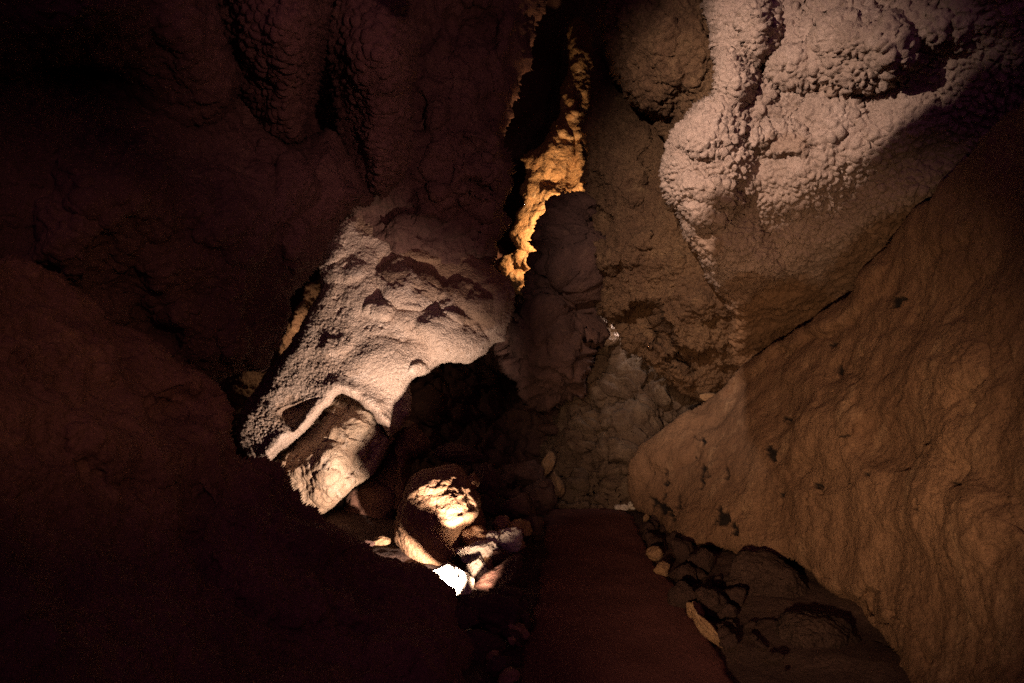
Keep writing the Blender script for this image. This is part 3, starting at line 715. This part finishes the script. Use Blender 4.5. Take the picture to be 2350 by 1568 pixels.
R_('rock', 1100, 1234, 44, 25, M_boul, 'brown-topped rock resting highest on the lit pile', d=4.7, seed=6, rot=8)
R_('rock', 1126, 1252, 19, 36, M_white, 'upright pale rock at the right end of the lit pile', d=4.66, seed=7, rot=10)
R_('rock', 1166, 1240, 36, 27, M_white, 'white faced stone lying apart to the right of the lit pile', d=4.75, seed=8, rot=-15)
R_('rock', 1192, 1216, 31, 29, M_gold, 'yellow-ochre stone behind the white faced stone at the path edge', d=4.95, seed=9)
R_('rock', 1196, 1252, 16, 12, M_gold, 'little ochre stone under the yellow-ochre one', d=4.75, seed=10)
R_('rock', 1152, 1326, 66, 40, M_rub, 'dark triangular rock with a sloping top right of the lit pile', d=4.2, seed=11, rot=-28, planes=8)
R_('rock', 1118, 1292, 16, 20, M_tan, 'brown stone standing behind the dark triangular rock', d=4.5, seed=12)
R_('rock', 1148, 1278, 26, 18, M_rub, 'dark stone between the triangular rock and the white faced stone', d=4.55, seed=13)
R_('rock', 1118, 1398, 86, 46, M_rub, 'wide dark rock on the path side below the lit pile', d=3.55, seed=14, rot=8)
R_('rock', 1200, 1428, 22, 38, M_rub, 'dark upright stone on the left path edge below the triangular rock', d=3.62, seed=15, rot=-10)
R_('rock', 1182, 1455, 32, 36, M_tan, 'brown-sided rounded stone on the left path edge', d=3.48, seed=16, rot=20)
R_('rock', 1108, 1492, 56, 48, M_rub, 'dark rounded rock lowest along the left path edge', d=3.3, seed=17)
R_('rock', 1150, 1530, 40, 30, M_rub, 'low dark stone at the bottom edge left of the path', d=3.0, seed=18)
R_('rock', 1166, 1372, 52, 26, M_rub, 'flat dark rock under the triangular one', d=3.84, seed=181, rot=4)
R_('rock', 1058, 1424, 44, 34, M_rub, 'dark rock wedged between the slope and the wide dark rock', d=3.4, seed=182)
# middle distance rubble
R_('rock', 1050, 1042, 62, 25, M_rub, 'flat loaf-shaped rock lying behind the orange boulder', d=6.4, seed=20, rnd=0.5, rot=2)
R_('rock', 1112, 1108, 36, 46, M_rub, 'tall grey-brown rock close behind the right side of the orange boulder', d=5.9, seed=21, rnd=0.4)
R_('rock', 1120, 1165, 30, 30, M_rub, 'dark blocky rock under the tall grey-brown one', d=5.6, seed=22)
R_('rock', 1188, 1172, 46, 44, M_rub, 'square-cut dark red block between boulder and path', d=5.5, seed=23, planes=7, rnd=0.1, rot=6)
R_('rock', 1155, 1212, 28, 32, M_tan, 'brown wedge of rock left of the square-cut block', d=5.1, seed=24, rot=20)
R_('rock', 1222, 1205, 26, 26, M_rub, 'dark stone at the path edge beside the yellow-ochre stone', d=5.3, seed=25)
R_('rock', 1242, 1142, 40, 42, M_rub, 'large reddish rock at the far left corner of the path', d=6.5, seed=26, planes=8)
R_('rock', 1205, 1085, 50, 34, M_rub, 'dark reddish rock slab above the square-cut block', d=7.0, seed=27, rot=-8)
R_('rock', 1162, 1098, 20, 17, M_rub, 'small reddish stone between the tall rock and the reddish slab', d=6.8, seed=28)
R_('rock', 1258, 1062, 16, 34, M_tan, 'thin pale-edged upright rock at the foot of the cracked wall', d=7.4, seed=29, rot=18)
R_('rock', 1276, 1112, 18, 30, M_tan, 'tan pointed rock leaning on the cracked wall', d=7.25, seed=30, rot=-14)
R_('rock', 1255, 985, 30, 14, M_rub, 'flat stone lodged in the dark recess', d=8.2, seed=31)
R_('rock', 870, 1248, 26, 17, M_tan, 'small brown stone peeking over the slope left of the boulder', d=5.2, seed=33)
R_('rock', 840, 1252, 20, 12, M_rub, 'little dark stone left of the small brown stone over the slope', d=5.1, seed=34)
R_('rock', 1396, 765, 36, 34, M_pale, 'pale grey rock face catching lamp light at the top of the cracked wall', d=8.0, seed=35, rnd=0.4)
R_('rock', 1625, 912, 22, 11, M_tan, 'small tan stone wedged where slab and rock wall meet', d=6.75, seed=36)
# path end
R_('rock', 1387, 1146, 27, 16, M_back, 'pale-topped block standing at the end of the path', d=7.25, seed=40, planes=7, rnd=0.1)
R_('rock', 1443, 1128, 38, 36, M_back, 'smooth grey rounded rock against the cracked wall', d=7.35, seed=41, rnd=0.6)
rng = random.Random(5)
for k, (x, y, s_) in enumerate([(1290, 1160, 10), (1308, 1163, 9), (1325, 1160, 11), (1344, 1162, 12), (1362, 1164, 9), (1378, 1166, 8), (1400, 1167, 7), (1416, 1166, 8), (1432, 1166, 9), (1450, 1160, 11), (1273, 1157, 9)]):
    R_('rock', x, y, s_ * 1.25, s_, M_white if k in (7, 8, 9) else M_back, 'small stone in the row lining the far end of the path', d=7.15, seed=50 + k, sub=4, group='stones at the far end of the path', rot=rng.uniform(-30, 30))
# right path edge
R_('rock', 1500, 1272, 22, 17, M_tan, 'tan stone on the right path edge, upper of the two bright ones', seed=70)
R_('rock', 1521, 1306, 22, 19, M_tan, 'tan stone on the right path edge, lower of the two bright ones', seed=71)
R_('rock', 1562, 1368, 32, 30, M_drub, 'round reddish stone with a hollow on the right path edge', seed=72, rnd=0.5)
R_('rock', 1594, 1400, 24, 22, M_tan, 'brown stone touching the round reddish one on the right path edge', seed=73)
R_('rock', 1632, 1455, 72, 17, M_tan, 'long tan rock lying along the right path edge', seed=74, rot=46, deep=30, planes=18)
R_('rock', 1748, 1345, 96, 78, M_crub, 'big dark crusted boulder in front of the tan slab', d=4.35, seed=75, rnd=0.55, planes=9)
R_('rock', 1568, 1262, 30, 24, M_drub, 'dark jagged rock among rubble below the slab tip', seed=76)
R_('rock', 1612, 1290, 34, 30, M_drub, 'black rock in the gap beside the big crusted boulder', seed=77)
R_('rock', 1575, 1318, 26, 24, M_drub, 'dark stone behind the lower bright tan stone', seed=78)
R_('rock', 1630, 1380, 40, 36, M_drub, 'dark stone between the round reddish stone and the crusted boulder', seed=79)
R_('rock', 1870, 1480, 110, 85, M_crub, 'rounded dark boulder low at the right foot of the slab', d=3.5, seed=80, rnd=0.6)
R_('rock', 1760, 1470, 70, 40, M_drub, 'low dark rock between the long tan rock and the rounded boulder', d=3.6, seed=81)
for k in range(16):
    y = rng.uniform(1178, 1262)
    x = 1462 + (y - 1175) * 0.42 + rng.uniform(0, 60) * (0.5 + (y - 1178) / 120)
    s_ = rng.uniform(7, 14)
    R_('rock', x, y, s_ * 1.3, s_, rng.choice([M_drub, M_drub, M_tan]), 'small rubble stone below the tip of the tan slab', seed=100 + k, sub=4, group='rubble below the slab tip', rot=rng.uniform(-40, 40))
for k in range(26):
    y = rng.uniform(1300, 1545)
    x = 1530 + (y - 1300) * 0.62 + rng.uniform(20, 120)
    s_ = rng.choice([6, 8, 9, 12, 16, 22])
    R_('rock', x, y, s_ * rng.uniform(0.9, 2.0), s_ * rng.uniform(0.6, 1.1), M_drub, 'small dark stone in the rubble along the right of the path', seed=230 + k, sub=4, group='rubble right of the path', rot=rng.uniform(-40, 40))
for k in range(30):
    y = 1205 + (1560 - 1205) * (k + rng.random()) / 30
    if 1290 < y < 1380: continue
    x = 1232 - (y - 1205) * 0.13 - rng.uniform(0, 70)
    s_ = rng.choice([8, 10, 13, 17, 22])
    R_('rock', x, y, s_ * rng.uniform(1.0, 1.7), s_ * rng.uniform(0.7, 1.2), M_tan if rng.random() < 0.3 else M_rub, 'small stone in the rubble along the left edge of the path', seed=300 + k, sub=4, group='rubble left of the path', rot=rng.uniform(-40, 40))
for k in range(12):
    y = rng.uniform(1110, 1190)
    x = rng.uniform(1130, 1250)
    s_ = rng.uniform(9, 18)
    R_('rock', x, y, s_ * 1.3, s_, M_rub, 'small dark stone in the rubble behind the square-cut block', d=rng.uniform(5.9, 6.9), seed=160 + k, sub=4, group='rubble behind the block', rot=rng.uniform(-40, 40))


# ------------------------------------------------------------------ lamps of the show cave, plus added fill spots
from mathutils import Vector
def lamp(name, kind, loc, power, color, target=None, size=0.03, cone=60, blend=0.3):
    l = bpy.data.lights.new(name, kind)
    l.energy = power; l.color = color; l.shadow_soft_size = size
    o = bpy.data.objects.new(name, l); COL.objects.link(o)
    o.location = tuple(loc)
    if kind == 'SPOT':
        l.spot_size = math.radians(cone); l.spot_blend = blend
        o.rotation_euler = (Vector(tuple(target)) - Vector(tuple(loc))).to_track_quat('-Z', 'Y').to_euler()
    return o
PINK = (1.0, 0.75, 0.59)
WARM = (1.0, 0.61, 0.33)
L1 = at(1048, 1386, 3.8)
lamp('floor_spotlight', 'SPOT', L1, 980, PINK, at(860, 965, 6.2), 0.025, 68, 0.75)
lamp('spill_fill', 'SPOT', at(1104, 1356, 3.95), 38, (1.0, 0.66, 0.45), at(1118, 1240, 4.65), 0.025, 72, 1.0)  # added second spot, stands in for the floor spotlight's spill on the pile
L2 = np.array([-0.7, 1.8, 4.0])
lamp('wall_spotlight', 'SPOT', L2, 980, PINK, at(1610, 400, 4.95), 0.010, 62, 0.95)
lamp('cleft_lamp', 'SPOT', at(1276, 530, 8.2), 330, (1.0, 0.58, 0.29), at(1240, 470, 9.4), 0.03, 165, 0.5)
lamp('slab_spotlight', 'SPOT', (-0.5, 0.0, 1.0), 720, WARM, at(1730, 930, 5.0), 0.05, 52, 1.0)
lamp('slope_fill', 'SPOT', (1.4, -0.6, 2.6), 130, (1.0, 0.48, 0.28), at(200, 760, 2.8), 0.05, 30, 1.0)  # added fill behind the camera, brightens the slope's upper ridge
lamp('curtain_fill', 'SPOT', (1.0, -0.4, 1.9), 330, (1.0, 0.48, 0.44), at(930, 200, 4.6), 0.05, 46, 1.0)  # added fill behind the camera for the curtain and hanging lobes
lamp('path_end_fill', 'SPOT', (-0.2, 0.0, 1.9), 260, (1.0, 0.70, 0.48), at(1370, 1000, 7.9), 0.05, 24, 1.0)  # added fill from behind the camera, brightens the far cracked wall
lamp('mound_back_lamp', 'POINT', at(700, 775, 7.25), 13, (1.0, 0.68, 0.45), size=0.05)
lamp('far_lamp', 'POINT', at(1440, 735, 7.85), 13, (1.0, 0.85, 0.78), size=0.02)

# added unseen rock by the wall lamp, cut to shade the knobbly wall's lower right
edge = [(2420, 10, 3.0), (2350, 60, 3.2), (2200, 130, 3.7), (2050, 370, 4.3), (1900, 480, 4.75), (1700, 530, 5.1), (1650, 620, 5.3), (1640, 720, 5.6)]
edge += [(1700, 980, 5.4), (1900, 1280, 4.0), (2300, 1400, 2.4), (2700, 900, 1.8), (2700, 0, 2.3)]
outl = np.array([L2 + 0.18 * (at(*b) - L2) for b in edge])
ax = outl.mean(0) - L2; ax /= np.linalg.norm(ax)
n_ = len(outl)
rings = []
for k, (sc_, off) in enumerate([(0.55, -0.10), (0.9, -0.05), (1.0, 0.0), (0.9, 0.06), (0.5, 0.12)]):
    c_ = outl.mean(0)
    rings.append(c_ + (outl - c_) * sc_ + ax * off)
vv = np.concatenate(rings + [[outl.mean(0) - ax * 0.11, outl.mean(0) + ax * 0.14]])
q_ = [(r * n_ + a, r * n_ + (a + 1) % n_, (r + 1) * n_ + (a + 1) % n_, (r + 1) * n_ + a) for r in range(4) for a in range(n_)]
t_ = [(5 * n_, (a + 1) % n_, a) for a in range(n_)] + [(5 * n_ + 1, 4 * n_ + a, 4 * n_ + (a + 1) % n_) for a in range(n_)]
tag(make_mesh('unseen_shade_rock', vv, q_, t_, M_wall), kind='structure')

w = bpy.data.worlds.new('World')
sc.world = w
w.use_nodes = True
bg = w.node_tree.nodes['Background']
bg.inputs[0].default_value = (0.13, 0.040, 0.100, 1)
bg.inputs[1].default_value = 1.0

sc.view_settings.view_transform = 'Standard'
sc.view_settings.look = 'None'
sc.view_settings.exposure = 0
sc.view_settings.gamma = 1
sc.cycles.use_denoising = False     # the sampling grain stands in for the sensor grain of a long dark exposure
sc.cycles.sample_clamp_indirect = 0.5
sc.cycles.blur_glossy = 1.0
sc.cycles.caustics_reflective = False
